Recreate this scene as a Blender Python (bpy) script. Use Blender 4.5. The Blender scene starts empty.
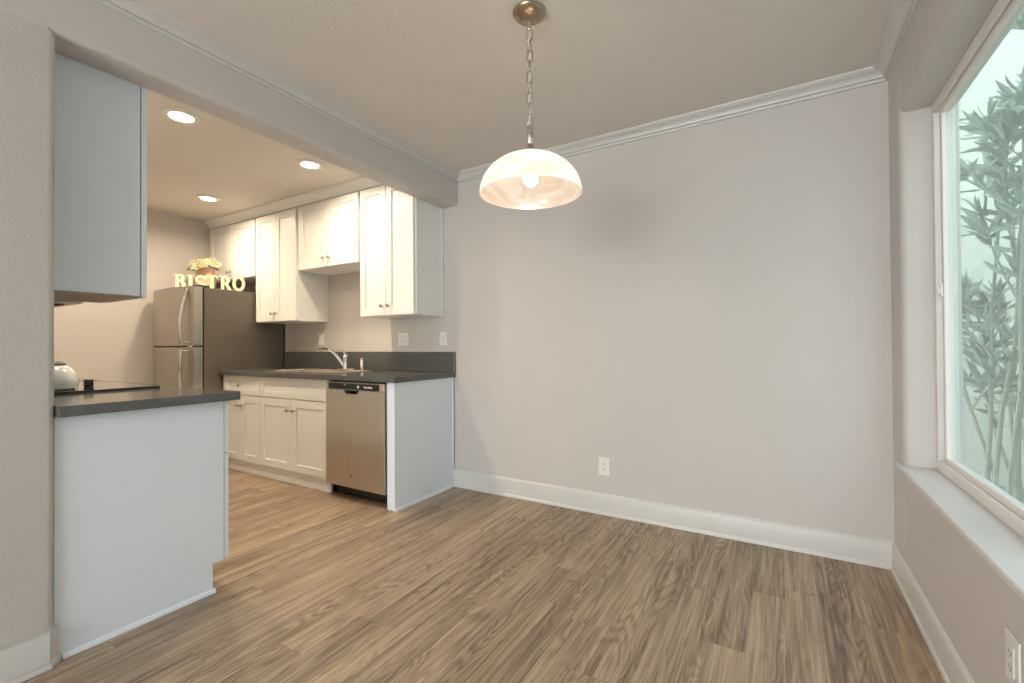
import bpy, bmesh, math, random
from mathutils import Vector, Matrix
random.seed(7)
S = bpy.context.scene
COL = S.collection

# ------------------------------------------------------------------ camera
YAW, PITCH, ROLL, FPX, CAMH = 0.5367, 0.0094, -0.0065, 455.5, 1.0754
def cam_axes():
    f = Vector((-math.sin(YAW)*math.cos(PITCH), math.cos(YAW)*math.cos(PITCH), math.sin(PITCH)))
    r = Vector((math.cos(YAW), math.sin(YAW), 0)); u = r.cross(f)
    r2 = r*math.cos(ROLL)+u*math.sin(ROLL); u2 = -r*math.sin(ROLL)+u*math.cos(ROLL)
    return r2, u2, f
r, u, f = cam_axes()
cd = bpy.data.cameras.new('camera'); cam = bpy.data.objects.new('camera', cd); COL.objects.link(cam)
cd.sensor_fit = 'HORIZONTAL'; cd.sensor_width = 36; cd.lens = FPX*36/1024
cd.shift_x = 1.08/1024; cd.shift_y = 1.06/1024; cd.clip_start = 0.02
m = Matrix((r, u, -f)).transposed().to_4x4(); m.translation = (0, 0, CAMH); cam.matrix_world = m
S.camera = cam

# ------------------------------------------------------------------ world, exposure
S.view_settings.view_transform = 'Standard'; S.view_settings.look = 'None'
S.view_settings.gamma = 1; S.view_settings.use_curve_mapping = False
S.view_settings.exposure = 0.60
W = bpy.data.worlds.new('World'); S.world = W; W.use_nodes = True
wn = W.node_tree; bg = wn.nodes['Background']
tc = wn.nodes.new('ShaderNodeTexCoord'); sx = wn.nodes.new('ShaderNodeSeparateXYZ'); rp = wn.nodes.new('ShaderNodeValToRGB')
wn.links.new(tc.outputs['Generated'], sx.inputs[0]); wn.links.new(sx.outputs['Z'], rp.inputs[0]); wn.links.new(rp.outputs[0], bg.inputs['Color'])
rp.color_ramp.elements[0].position = 0.0; rp.color_ramp.elements[0].color = (.86, .90, .94, 1)
rp.color_ramp.elements[1].position = 0.8; rp.color_ramp.elements[1].color = (.77, .865, 1, 1)
bg.inputs['Strength'].default_value = 3.8

def lamp(name, kind, loc, energy, color, rot=(0, 0, 0), **kw):
    d = bpy.data.lights.new(name, kind); o = bpy.data.objects.new(name, d); COL.objects.link(o)
    o.location = loc; o.rotation_euler = rot; d.energy = energy; d.color = color
    for k, v in kw.items(): setattr(d, k, v)
    return o
# added soft fill light outside an unseen, made-up patio opening behind the camera
lamp('rear_fill', 'AREA', (-.85, -3.80, 1.15), 84, (1, .95, .935), (math.radians(90), 0, 0), shape='RECTANGLE', size=2.2, size_y=2.0)

# ------------------------------------------------------------------ key measures (metres)
D = 2.8155; XL = -2.145; XR = .4535; XK = -5.17; CZ = 2.408
XB = -2.286            # kitchen side of the beam
YN = .546              # kitchen side of the near wall
ZB = 2.171             # beam underside
YBACK = -3.6
CH = .882; CT = .038    # counter height / thickness

# ------------------------------------------------------------------ materials
MATS = {}
def mat(name, color=(.8, .8, .8), rough=.5, metal=0, spec=.5, coat=0, **k):
    if name in MATS: return MATS[name]
    M = bpy.data.materials.new(name); M.use_nodes = True; nt = M.node_tree; b = nt.nodes['Principled BSDF']
    b.inputs['Base Color'].default_value = (*color, 1); b.inputs['Roughness'].default_value = rough
    b.inputs['Metallic'].default_value = metal; b.inputs['Specular IOR Level'].default_value = spec
    b.inputs['Coat Weight'].default_value = coat
    MATS[name] = M
    return M
def N(nt, t, **k):
    n = nt.nodes.new(t)
    for a, v in k.items(): setattr(n, a, v)
    return n
def mth(nt, op, a, b=None, c=None):
    n = nt.nodes.new('ShaderNodeMath'); n.operation = op
    for i, v in enumerate((a, b, c)):
        if v is None: continue
        if isinstance(v, (int, float)): n.inputs[i].default_value = v
        else: nt.links.new(v, n.inputs[i])
    return n.outputs[0]
def add_noise(M, scale=40, amount=.04, bump=0, bscale=None, bdist=.001, stretch=None, rough_amt=0):
    nt = M.node_tree; b = nt.nodes['Principled BSDF']; L = nt.links
    g = N(nt, 'ShaderNodeTexCoord'); vec = g.outputs['Object']
    if stretch:
        mp = N(nt, 'ShaderNodeMapping'); mp.inputs['Scale'].default_value = stretch; L.new(vec, mp.inputs[0]); vec = mp.outputs[0]
    n = N(nt, 'ShaderNodeTexNoise'); n.inputs['Scale'].default_value = scale; n.inputs['Detail'].default_value = 4; L.new(vec, n.inputs['Vector'])
    if amount:
        c = b.inputs['Base Color'].default_value[:]
        r_ = N(nt, 'ShaderNodeValToRGB'); L.new(n.outputs[0], r_.inputs[0])
        r_.color_ramp.elements[0].position = .3; r_.color_ramp.elements[1].position = .7
        r_.color_ramp.elements[0].color = (*[x*(1-amount) for x in c[:3]], 1); r_.color_ramp.elements[1].color = (*[min(1, x*(1+amount)) for x in c[:3]], 1)
        L.new(r_.outputs[0], b.inputs['Base Color'])
    if rough_amt:
        rr = b.inputs['Roughness'].default_value
        L.new(mth(nt, 'MULTIPLY_ADD', n.outputs[0], rough_amt, rr-rough_amt/2), b.inputs['Roughness'])
    if bump:
        n2 = N(nt, 'ShaderNodeTexNoise'); n2.inputs['Scale'].default_value = bscale or scale; n2.inputs['Detail'].default_value = 3; L.new(vec, n2.inputs['Vector'])
        bp = N(nt, 'ShaderNodeBump'); bp.inputs['Strength'].default_value = bump; bp.inputs['Distance'].default_value = bdist
        L.new(n2.outputs[0], bp.inputs['Height']); L.new(bp.outputs[0], b.inputs['Normal'])
    return M

m_wall = add_noise(mat('wall_paint', (.585, .548, .538), .6, spec=.3), 3, .012, bump=.35, bscale=85, bdist=.0025)
m_ceil = add_noise(mat('ceiling_paint', (.72, .670, .635), .7, spec=.25), 3, .012, bump=.4, bscale=60, bdist=.003)
m_trim = add_noise(mat('trim_paint', (.63, .612, .605), .32), 8, .008)
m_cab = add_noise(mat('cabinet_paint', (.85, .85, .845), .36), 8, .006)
m_side_daylit = add_noise(mat('cabinet_paint_daylit', (.755, .81, .895), .42), 8, .006)  # white cabinet paint with blue window daylight put into the colour
m_quartz = add_noise(mat('grey_quartz', (.100, .100, .100), .11, spec=.6), 160, .22)
m_sink = mat('sink_steel', (.66, .60, .53), .24, 1)
m_wood_in = add_noise(mat('raw_cabinet_board', (.50, .40, .30), .6), 6, .15, stretch=(1, 12, 12))
m_chrome = add_noise(mat('chrome', (.82, .82, .84), .12, 1), 20, .01)
m_nickel = add_noise(mat('brushed_nickel', (.50, .46, .40), .3, 1), 60, .05)
m_bronze = add_noise(mat('antique_brass', (.42, .34, .25), .28, 1), 20, .12)
m_black = add_noise(mat('black_plastic', (.012, .012, .013), .35), 30, .1)
m_gap = mat('dark_recess', (.02, .018, .016), .8)
m_gasket = mat('fridge_gasket', (.008, .008, .008), .8)
m_white = mat('white_plastic', (.78, .77, .75), .35)
m_vinyl = add_noise(mat('white_vinyl', (.80, .77, .75), .38), 10, .01)
m_glassblk = mat('black_glass', (.02, .02, .02), .03, spec=1, coat=1)
m_fside = add_noise(mat('fridge_side_paint', (.19, .162, .138), .42, .35), 120, .03, bump=.15, bscale=300, bdist=.0008)
m_dnickel = mat('dark_nickel', (.16, .135, .11), .35, 1)
m_fdark = mat('fridge_dark_plastic', (.03, .028, .026), .45)
m_cream = add_noise(mat('cream_painted_wood', (.90, .78, .56), .5), 30, .06)
m_pot = add_noise(mat('blush_ceramic', (.72, .50, .36), .5), 20, .08)
m_petal = add_noise(mat('cream_petal', (.95, .86, .66), .6), 30, .06)
m_green = add_noise(mat('silk_leaf', (.30, .30, .14), .6), 30, .2)
m_kettle = mat('white_enamel', (.75, .76, .76), .15, coat=.5)
m_label = mat('printed_marking', (.8, .8, .8), .5)
m_logo = mat('etched_marking', (.18, .15, .13), .4, .5)
m_soil = add_noise(mat('garden_soil', (.20, .19, .15), .9), 8, .3)
m_bark = add_noise(mat('shrub_bark', (.16, .17, .13), .8), 30, .2)
m_stucco = add_noise(mat('pale_stucco', (.54, .58, .51), .85), 5, .08, bump=.8, bscale=14, bdist=.02)

def steel(name, color, rough, vertical=True):
    M = mat(name, color, rough, 1); nt = M.node_tree; b = nt.nodes['Principled BSDF']; L = nt.links
    g = N(nt, 'ShaderNodeTexCoord'); mp = N(nt, 'ShaderNodeMapping')
    mp.inputs['Scale'].default_value = (900, 900, 2) if vertical else (2, 2, 900)
    L.new(g.outputs['Object'], mp.inputs[0]); n = N(nt, 'ShaderNodeTexNoise'); n.inputs['Scale'].default_value = 1; n.inputs['Detail'].default_value = 2
    L.new(mp.outputs[0], n.inputs['Vector'])
    L.new(mth(nt, 'MULTIPLY_ADD', n.outputs[0], .12, rough-.06), b.inputs['Roughness'])
    b.inputs['Anisotropic'].default_value = .6
    bp = N(nt, 'ShaderNodeBump'); bp.inputs['Strength'].default_value = .05; bp.inputs['Distance'].default_value = .0005
    L.new(n.outputs[0], bp.inputs['Height']); L.new(bp.outputs[0], b.inputs['Normal'])
    return M
m_steel = steel('brushed_stainless', (.62, .585, .55), .30)
m_fsteel = steel('fridge_stainless', (.52, .475, .43), .38)
m_handle = mat('satin_handle_metal', (.70, .68, .64), .25, 1)

# leaf with a slightly mottled green
m_leaf = add_noise(mat('shrub_leaf', (.12, .17, .13), .45), 12, .18)

def floor_material():
    M = mat('oak_plank_floor', (.4, .3, .2), .36); nt = M.node_tree; b = nt.nodes['Principled BSDF']; L = nt.links
    g = N(nt, 'ShaderNodeNewGeometry'); s = N(nt, 'ShaderNodeSeparateXYZ'); L.new(g.outputs['Position'], s.inputs[0])
    X, Y = s.outputs[0], s.outputs[1]; w, Ln = .122, 1.22
    u_ = mth(nt, 'DIVIDE', X, w); row = mth(nt, 'FLOOR', u_); fu = mth(nt, 'SUBTRACT', u_, row)
    wn_ = N(nt, 'ShaderNodeTexWhiteNoise', noise_dimensions='1D'); L.new(row, wn_.inputs['W'])
    v_ = mth(nt, 'ADD', mth(nt, 'DIVIDE', Y, Ln), mth(nt, 'MULTIPLY', wn_.outputs[0], 7.0)); pl = mth(nt, 'FLOOR', v_); fv = mth(nt, 'SUBTRACT', v_, pl)
    cmb = N(nt, 'ShaderNodeCombineXYZ'); L.new(row, cmb.inputs[0]); L.new(pl, cmb.inputs[1])
    wn2 = N(nt, 'ShaderNodeTexWhiteNoise', noise_dimensions='3D'); L.new(cmb.outputs[0], wn2.inputs['Vector'])
    rnd = wn2.outputs['Value']
    # grain coordinates, shifted per plank
    gx = mth(nt, 'ADD', X, mth(nt, 'MULTIPLY', rnd, 13.0)); gy = mth(nt, 'ADD', Y, mth(nt, 'MULTIPLY', rnd, 37.0))
    def noise(sx_, sy_, det, dist=0):
        c = N(nt, 'ShaderNodeCombineXYZ'); L.new(mth(nt, 'MULTIPLY', gx, sx_), c.inputs[0]); L.new(mth(nt, 'MULTIPLY', gy, sy_), c.inputs[1]); L.new(mth(nt, 'MULTIPLY', rnd, 9), c.inputs[2])
        n = N(nt, 'ShaderNodeTexNoise'); n.inputs['Scale'].default_value = 1; n.inputs['Detail'].default_value = det; n.inputs['Distortion'].default_value = dist
        L.new(c.outputs[0], n.inputs['Vector']); return n.outputs[0]
    big = noise(8, 1.15, 2, .3)
    fine = noise(150, 3, 5)
    mid = noise(38, 1.6, 5, .4)
    rings = mth(nt, 'SINE', mth(nt, 'MULTIPLY', big, 120))     # cathedral figure: contour lines of a stretched field
    rings = mth(nt, 'MULTIPLY_ADD', rings, .5, .5)
    msk = N(nt, 'ShaderNodeMapRange'); msk.inputs[1].default_value = .38; msk.inputs[2].default_value = .56
    L.new(noise(5, .9, 1), msk.inputs[0])
    rings = mth(nt, 'MULTIPLY', mth(nt, 'POWER', rings, 1.6), msk.outputs[0])
    t = mth(nt, 'ADD', mth(nt, 'MULTIPLY_ADD', mid, .56, .065), mth(nt, 'MULTIPLY', fine, .68))
    t = mth(nt, 'ADD', t, mth(nt, 'MULTIPLY', mth(nt, 'SUBTRACT', rnd, .5), .11))
    t = mth(nt, 'SUBTRACT', t, mth(nt, 'MULTIPLY', rings, .15))
    r_ = N(nt, 'ShaderNodeValToRGB'); L.new(t, r_.inputs[0]); e = r_.color_ramp.elements
    e[0].position = .42; e[0].color = (.135, .090, .062, 1); e[1].position = .92; e[1].color = (.55, .42, .30, 1)
    k = e.new(.58); k.color = (.255, .183, .128, 1); k = e.new(.72); k.color = (.385, .285, .200, 1)
    # seams
    su = mth(nt, 'LESS_THAN', mth(nt, 'MULTIPLY', fu, w), .0016)
    sv = mth(nt, 'LESS_THAN', mth(nt, 'MULTIPLY', fv, Ln), .0018)
    seam = mth(nt, 'MAXIMUM', su, sv)
    mx = N(nt, 'ShaderNodeMix', data_type='RGBA'); L.new(mth(nt, 'MULTIPLY', seam, .45), mx.inputs[0]); L.new(r_.outputs[0], mx.inputs[6]); mx.inputs[7].default_value = (.06, .04, .03, 1)
    L.new(mx.outputs[2], b.inputs['Base Color'])
    L.new(mth(nt, 'MULTIPLY_ADD', fine, .2, .30), b.inputs['Roughness'])
    bp = N(nt, 'ShaderNodeBump'); bp.inputs['Strength'].default_value = .12; bp.inputs['Distance'].default_value = .001
    L.new(mth(nt, 'SUBTRACT', fine, seam), bp.inputs['Height']); L.new(bp.outputs[0], b.inputs['Normal'])
    return M
m_floor = floor_material()

def glass_material():
    M = bpy.data.materials.new('window_glass'); M.use_nodes = True; nt = M.node_tree; nt.nodes.clear(); L = nt.links
    o = N(nt, 'ShaderNodeOutputMaterial'); t = N(nt, 'ShaderNodeBsdfTransparent'); t.inputs[0].default_value = (.93, .97, .95, 1)
    gl = N(nt, 'ShaderNodeBsdfGlossy'); gl.inputs['Roughness'].default_value = .02
    lw = N(nt, 'ShaderNodeLayerWeight'); lw.inputs[0].default_value = .5; mx = N(nt, 'ShaderNodeMixShader')   # Schlick reflectance, valid from both sides
    L.new(mth(nt, 'MULTIPLY_ADD', mth(nt, 'POWER', lw.outputs['Facing'], 5), .5, .03), mx.inputs[0]); L.new(t.outputs[0], mx.inputs[1]); L.new(gl.outputs[0], mx.inputs[2]); L.new(mx.outputs[0], o.inputs[0]); return M
m_glass = glass_material()
def screen_material():  # half-clear pale sheet that carries the haze seen on the glass
    M = bpy.data.materials.new('haze_screen'); M.use_nodes = True; nt = M.node_tree; nt.nodes.clear(); L = nt.links
    o = N(nt, 'ShaderNodeOutputMaterial'); t = N(nt, 'ShaderNodeBsdfTransparent')
    d = N(nt, 'ShaderNodeBsdfDiffuse'); d.inputs[0].default_value = (.62, .72, .68, 1)
    tr = N(nt, 'ShaderNodeBsdfTranslucent'); tr.inputs[0].default_value = (.62, .72, .68, 1); a = N(nt, 'ShaderNodeMixShader'); a.inputs[0].default_value = .5
    mx = N(nt, 'ShaderNodeMixShader'); mx.inputs[0].default_value = .20
    L.new(d.outputs[0], a.inputs[1]); L.new(tr.outputs[0], a.inputs[2])
    L.new(t.outputs[0], mx.inputs[1]); L.new(a.outputs[0], mx.inputs[2]); L.new(mx.outputs[0], o.inputs[0]); return M
m_screen = screen_material()
def shade_material():
    M = bpy.data.materials.new('alabaster_glass'); M.use_nodes = True; nt = M.node_tree; nt.nodes.clear(); L = nt.links
    o = N(nt, 'ShaderNodeOutputMaterial'); g = N(nt, 'ShaderNodeTexCoord')
    n = N(nt, 'ShaderNodeTexNoise'); n.inputs['Scale'].default_value = 5; n.inputs['Detail'].default_value = 3; n.inputs['Distortion'].default_value = 2.5
    mp = N(nt, 'ShaderNodeMapping'); mp.inputs['Scale'].default_value = (1, .45, 2.2); mp.inputs['Rotation'].default_value = (.4, .3, .6)
    L.new(g.outputs['Object'], mp.inputs[0]); L.new(mp.outputs[0], n.inputs['Vector'])
    r_ = N(nt, 'ShaderNodeValToRGB'); L.new(n.outputs[0], r_.inputs[0]); e = r_.color_ramp.elements
    e[0].position = .35; e[0].color = (.80, .68, .58, 1); e[1].position = .65; e[1].color = (.97, .92, .87, 1)
    d = N(nt, 'ShaderNodeBsdfDiffuse'); t = N(nt, 'ShaderNodeBsdfTranslucent'); gl = N(nt, 'ShaderNodeBsdfGlossy'); gl.inputs['Roughness'].default_value = .15
    L.new(r_.outputs[0], d.inputs[0]); L.new(r_.outputs[0], t.inputs[0])
    a = N(nt, 'ShaderNodeMixShader'); a.inputs[0].default_value = .68; L.new(d.outputs[0], a.inputs[1]); L.new(t.outputs[0], a.inputs[2])
    c = N(nt, 'ShaderNodeMixShader'); c.inputs[0].default_value = .05; L.new(a.outputs[0], c.inputs[1]); L.new(gl.outputs[0], c.inputs[2])
    L.new(c.outputs[0], o.inputs[0]); return M
m_shade = shade_material()
def emit(name, color, st):
    M = bpy.data.materials.new(name); M.use_nodes = True; nt = M.node_tree; nt.nodes.clear()
    o = N(nt, 'ShaderNodeOutputMaterial'); e = N(nt, 'ShaderNodeEmission'); e.inputs[0].default_value = (*color, 1); e.inputs[1].default_value = st
    nt.links.new(e.outputs[0], o.inputs[0]); return M
m_bulb = emit('lit_bulb', (1, .88, .72), 10)
m_lens = emit('lit_downlight_lens', (1, .84, .62), 16)

# ------------------------------------------------------------------ mesh helpers
class MB:
    def __init__(s): s.bm = bmesh.new()
    def box(s, x0, x1, y0, y1, z0, z1, bev=0, seg=2):
        b = bmesh.new(); bmesh.ops.create_cube(b, size=1)
        for v in b.verts: v.co = Vector(((x0+x1)/2+v.co.x*(x1-x0), (y0+y1)/2+v.co.y*(y1-y0), (z0+z1)/2+v.co.z*(z1-z0)))
        if bev: bmesh.ops.bevel(b, geom=b.edges[:], offset=bev, segments=seg, profile=.5, affect='EDGES')
        return s.add(b)
    def add(s, b, M=None):
        me = bpy.data.meshes.new('t'); b.to_mesh(me); b.free()
        if M is not None: me.transform(M)
        s.bm.from_mesh(me); bpy.data.meshes.remove(me); return s
    def lathe(s, prof, c=(0, 0, 0), n=40, M=None, close=False):
        b = bmesh.new(); rings = []
        for (rr, z) in prof:
            if rr < 1e-6: rings.append([b.verts.new((0, 0, z))])
            else: rings.append([b.verts.new((rr*math.cos(2*math.pi*i/n), rr*math.sin(2*math.pi*i/n), z)) for i in range(n)])
        for A, B in zip(rings, rings[1:]):
            for i in range(n):
                j = (i+1) % n
                if len(A) == 1 and len(B) == 1: continue
                if len(A) == 1: b.faces.new((A[0], B[i], B[j]))
                elif len(B) == 1: b.faces.new((A[i], A[j], B[0]))
                else: b.faces.new((A[i], A[j], B[j], B[i]))
        bmesh.ops.recalc_face_normals(b, faces=b.faces[:])
        T = Matrix.Translation(c) @ (M if M is not None else Matrix())
        return s.add(b, T)
    def tube(s, pts, rad, n=12, closed=False, flat=None):
        P = [Vector(p) for p in pts]; k = len(P); rads = rad if isinstance(rad, (list, tuple)) else [rad]*k
        b = bmesh.new(); rings = []; ref = None
        for i, p in enumerate(P):
            if closed: t = (P[(i+1) % k]-P[i-1])
            else: t = (P[min(i+1, k-1)]-P[max(i-1, 0)])
            t.normalize()
            if ref is None: ref = t.orthogonal().normalized()
            ref = (ref-t*ref.dot(t)).normalized(); q = t.cross(ref)
            rings.append([b.verts.new(p+(ref*math.cos(2*math.pi*a/n)+q*math.sin(2*math.pi*a/n))*rads[i]) for a in range(n)])
        R_ = list(zip(rings, rings[1:]))+([(rings[-1], rings[0])] if closed else [])
        for A, B in R_:
            for i in range(n): b.faces.new((A[i], A[(i+1) % n], B[(i+1) % n], B[i]))
        if not closed: b.faces.new(rings[0][::-1]); b.faces.new(rings[-1])
        bmesh.ops.recalc_face_normals(b, faces=b.faces[:]); return s.add(b)
    def prism(s, poly, axis, a0, a1, bev=0):
        """poly: 2D outline, extruded along axis ('x': poly=(y,z), 'y': poly=(x,z), 'z': poly=(x,y))"""
        b = bmesh.new()
        def P(p, a): return {'x': (a, p[0], p[1]), 'y': (p[0], a, p[1]), 'z': (p[0], p[1], a)}[axis]
        A = [b.verts.new(P(p, a0)) for p in poly]; B = [b.verts.new(P(p, a1)) for p in poly]; n = len(poly)
        b.faces.new(A); b.faces.new(B[::-1])
        for i in range(n): b.faces.new((A[i], A[(i+1) % n], B[(i+1) % n], B[i]))
        bmesh.ops.recalc_face_normals(b, faces=b.faces[:])
        if bev: bmesh.ops.bevel(b, geom=b.edges[:], offset=bev, segments=2, profile=.5, affect='EDGES')
        return s.add(b)
    def build(s, name, m, parent=None, smooth=False):
        me = bpy.data.meshes.new(name); s.bm.to_mesh(me); s.bm.free(); me.materials.append(m)
        if smooth:
            for p in me.polygons: p.use_smooth = True
            try: me.set_sharp_from_angle(angle=math.radians(38))
            except Exception: pass
        o = bpy.data.objects.new(name, me); COL.objects.link(o)
        if parent:
            o.parent = parent
            q = parent; off = Vector((0, 0, 0))
            while q: off += q.location; q = q.parent
            me.transform(Matrix.Translation(-off))     # meshes are written in world coordinates, parents only translate
        return o
def thing(name, loc, label, cat, group=None):
    o = bpy.data.objects.new(name, None); COL.objects.link(o); o.location = loc; o.empty_display_size = .05
    o['label'] = label; o['category'] = cat
    if group: o['group'] = group
    return o
def struct(o): o['kind'] = 'structure'; return o
def sempty(name, loc):
    o = bpy.data.objects.new(name, None); COL.objects.link(o); o.location = loc; o['kind'] = 'structure'; return o
def copy_tree(o, loc=None, parent=None, label=None):
    c = o.copy(); COL.objects.link(c); c.parent = parent
    if loc is not None: c.location = loc
    if label: c['label'] = label
    for ch in o.children: copy_tree(ch, None, c)
    return c

# ------------------------------------------------------------------ room shell
struct(MB().box(XK-.1, XR+.14, YBACK-.12, D+.12, -.12, 0).build('floor', m_floor))
struct(MB().box(XK-.1, XR+.14, YBACK-.12, D+.12, CZ, CZ+.12).build('ceiling', m_ceil))
struct(MB().box(XK-.1, XR+.14, D, D+.12, 0, CZ).build('wall_back', m_wall))
struct(MB().box(XK-.1, XK, YN-.14, D, 0, CZ).build('wall_kitchen', m_wall))
# wall between living room and kitchen, with bullnosed opening corner, returning behind the stove run
def bull(x, y, sx_, sy_, r_=.022, n=6):
    return [(x-sx_*r_+sx_*r_*math.cos(a), y-sy_*r_+sy_*r_*math.sin(a)) for a in [math.pi/2*i/n for i in range(n+1)]]
b = MB(); pts = bull(XL, YN, 1, 1)                     # from (XL, ..) to (.., YN)
b.prism([(XL, YBACK)]+pts+[(XB, YN), (XB, YBACK)], 'z', 0, ZB)
b.prism([(XL, YBACK), (XL, YN-.022), (XB, YN-.022), (XB, YBACK)], 'z', ZB, CZ)
struct(b.build('wall_left', m_wall, smooth=True))
struct(MB().box(XK, XB-.001, YN-.14, YN, 0, CZ).build('wall_stove', m_wall))
# beam over the opening, bullnosed lower edge
b = MB(); pts = bull(XL, 0, 1, 1)
poly = [(XB, CZ), (XL, CZ)]+[(x, ZB - y) for x, y in [(p[0], p[1]) for p in pts]]+[(XB, ZB)]
b.prism(poly, 'y', YN-.022, D-.001)
struct(b.build('wall_beam', m_wall, smooth=True))
# window wall with opening
WY0, WY1, WZ0, WZ1 = .74, 2.585, .546, 2.088; XO = .645; XF = .558
b = MB()
b.box(XR, XO, YBACK, WY0, 0, CZ)
b.box(XR, XO, WY0, WY1, 0, WZ0-.022)
def vpost(yedge, yfar, sgn):
    p = bull(0, 0, 1, 1); rr = .03
    arc = [(XR+rr-rr*math.cos(a), yedge+sgn*(rr-rr*math.sin(a))) for a in [math.pi/2*i/7 for i in range(8)]]
    return [(XR, yfar)]+arc+[(XO, yedge), (XO, yfar)]
b.prism(vpost(WY1, D+.0, 1), 'z', 0, CZ)
rr = .03
arc = [(XR+rr-rr*math.cos(a), WZ1+rr-rr*math.sin(a)) for a in [math.pi/2*i/7 for i in range(8)]]
b.prism([(XR, CZ)]+arc+[(XO, WZ1), (XO, CZ)], 'y', WY0, WY1)
struct(b.build('wall_right', m_wall, smooth=True))
# rear wall, out of view; wide patio opening added to let fill light in
b = MB(); PX0, PX1, PZ1 = -2.0, .3, 2.15
b.box(XB, PX0, YBACK-.12, YBACK, 0, CZ); b.box(PX1, XR+.12, YBACK-.12, YBACK, 0, CZ); b.box(PX0, PX1, YBACK-.12, YBACK, PZ1, CZ)
struct(b.build('wall_rear', m_wall))

# ------------------------------------------------------------------ crown and base mouldings
def sweep(name, prof, path, m, closed=False):
    """prof: (out, up) outline; path: list of (x, y, nx, ny) corners with mitred outward normals; extruded along path at z=0"""
    b = bmesh.new(); rings = []
    for (x, y, nx, ny) in path:
        rings.append([b.verts.new((x+nx*o, y+ny*o, z)) for o, z in prof])
    n = len(prof)
    for A, B in zip(rings, rings[1:]):
        for i in range(n): b.faces.new((A[i], A[(i+1) % n], B[(i+1) % n], B[i]))
    b.faces.new(rings[0]); b.faces.new(rings[-1][::-1])
    bmesh.ops.recalc_face_normals(b, faces=b.faces[:])
    mb = MB(); mb.add(b); return struct(mb.build(name, m, smooth=True))
z = CZ
crown = [(0, z-.060), (.012, z-.060), (.013, z-.057), (.013, z-.0475), (.0085, z-.0465), (.0085, z-.0445), (.019, z-.0435), (.0205, z-.039), (.023, z-.033),
         (.030, z-.027), (.039, z-.0225), (.049, z-.020), (.055, z-.0185), (.0555, z-.0145), (.060, z-.0135), (.064, z-.010), (.066, z-.005), (.066, z-.0005), (0, z-.0005)]
sweep('trim_1', crown, [(XL, YBACK, 1, 0), (XL, D, 1, -1)], m_trim)
sweep('trim_2', crown, [(XL, D, 1, -1), (XR, D, -1, -1)], m_trim)
sweep('trim_3', crown, [(XR, D, -1, -1), (XR, YBACK, -1, 0)], m_trim)
base = [(0, 0.001), (.020, .001), (.020, .012), (.017, .019), (.0135, .022), (.0135, .116), (.011, .124), (.006, .129), (.003, .133), (0, .133)]
sweep('baseboard_back', base, [(-2.192, D, 0, -1), (XR, D, -1, -1)], m_trim)
sweep('baseboard_right', base, [(XR, D, -1, -1), (XR, YBACK, -1, 0)], m_trim)
k = math.tan(math.radians(22.5))
sweep('baseboard_left', base, [(XL, YBACK, 1, 0), (XL, YN-.022, 1, k), (XL-.022, YN, k, 1), (XL-.026, YN, 0, 1)], m_trim)

# ------------------------------------------------------------------ the window
w1 = sempty('window_1', (XF, (WY0+WY1)/2, WZ0))
# stool: deep painted sill with nosing
b = MB(); nose = [(XR-.018, WZ0-.004), (XR-.014, WZ0), (XF+.01, WZ0), (XF+.01, WZ0-.022), (XR-.014, WZ0-.022), (XR-.018, WZ0-.018)]
b.prism(nose, 'y', WY0+.001, WY1-.001); b.prism([(XR-.018, WZ0-.004), (XR-.014, WZ0), (XR-.0005, WZ0), (XR-.0005, WZ0-.022), (XR-.014, WZ0-.022), (XR-.018, WZ0-.018)], 'y', WY1-.001, WY1+.075)
b.build('window_sill', m_trim, w1)
def rect_frame(b, x0, x1, y0, y1, z0, z1, wd, bev=.002):
    b.box(x0, x1, y0, y0+wd, z0, z1, bev); b.box(x0, x1, y1-wd, y1, z0, z1, bev)
    b.box(x0, x1, y0+wd, y1-wd, z0, z0+wd, bev); b.box(x0, x1, y0+wd, y1-wd, z1-wd, z1, bev); return b
b = MB(); rect_frame(b, XF, XF+.070, WY0, WY1, WZ0, WZ1, .022, .0015)         # outer frame
b.box(XF, XF+.012, WY0+.022, WY1-.022, WZ0+.022, WZ0+.042, .002)       # front lip of the bottom track
b.box(XF, XF+.012, WY0+.022, WY1-.022, WZ1-.040, WZ1-.022, .002)
b.box(XF+.0425, XF+.0445, WY0+.022, WY1-.022, WZ0+.022, WZ0+.034, .001)
b.box(XF, XF+.005, WY1-.032, WY1-.022, WZ0+.04, WZ1-.04, .001)
b.build('window_frame', m_vinyl, w1)
SM = WY0+(WY1-WY0)*.5
b = MB(); rect_frame(b, XF+.014, XF+.042, SM-.03, WY1-.05, WZ0+.036, WZ1-.036, .028, .003)
sash = b.build('sash', m_vinyl, w1)
b = MB(); rect_frame(b, XF+.045, XF+.069, WY0+.024, SM+.03, WZ0+.026, WZ1-.026, .04, .003); sash2 = b.build('sash', m_vinyl, w1)
MB().box(XF+.026, XF+.030, SM-.003, WY1-.077, WZ0+.063, WZ1-.063).build('pane', m_glass, sash)
MB().box(XF+.055, XF+.059, WY0+.063, SM-.009, WZ0+.065, WZ1-.065).build('pane', m_glass, sash2)
b = MB(); b.box(XF+.006, XF+.016, WY1-.070, WY1-.058, 1.27, 1.33, .003); b.box(XF-.004, XF+.008, WY1-.068, WY1-.060, 1.285, 1.31, .003); b.build('latch', m_vinyl, sash)
b = MB(); rect_frame(b, XF+.050, XF+.058, SM+.035, WY1-.024, WZ0+.024, WZ1-.024, .014, .001); sf = b.build('screen_frame', m_vinyl, w1)
b = MB(); b.box(XF+.0535, XF+.0545, SM+.047, WY1-.036, WZ0+.036, WZ1-.036); b.build('haze_screen', m_screen, sf)  # added sheet, puts the haze of the glass into a surface

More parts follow.
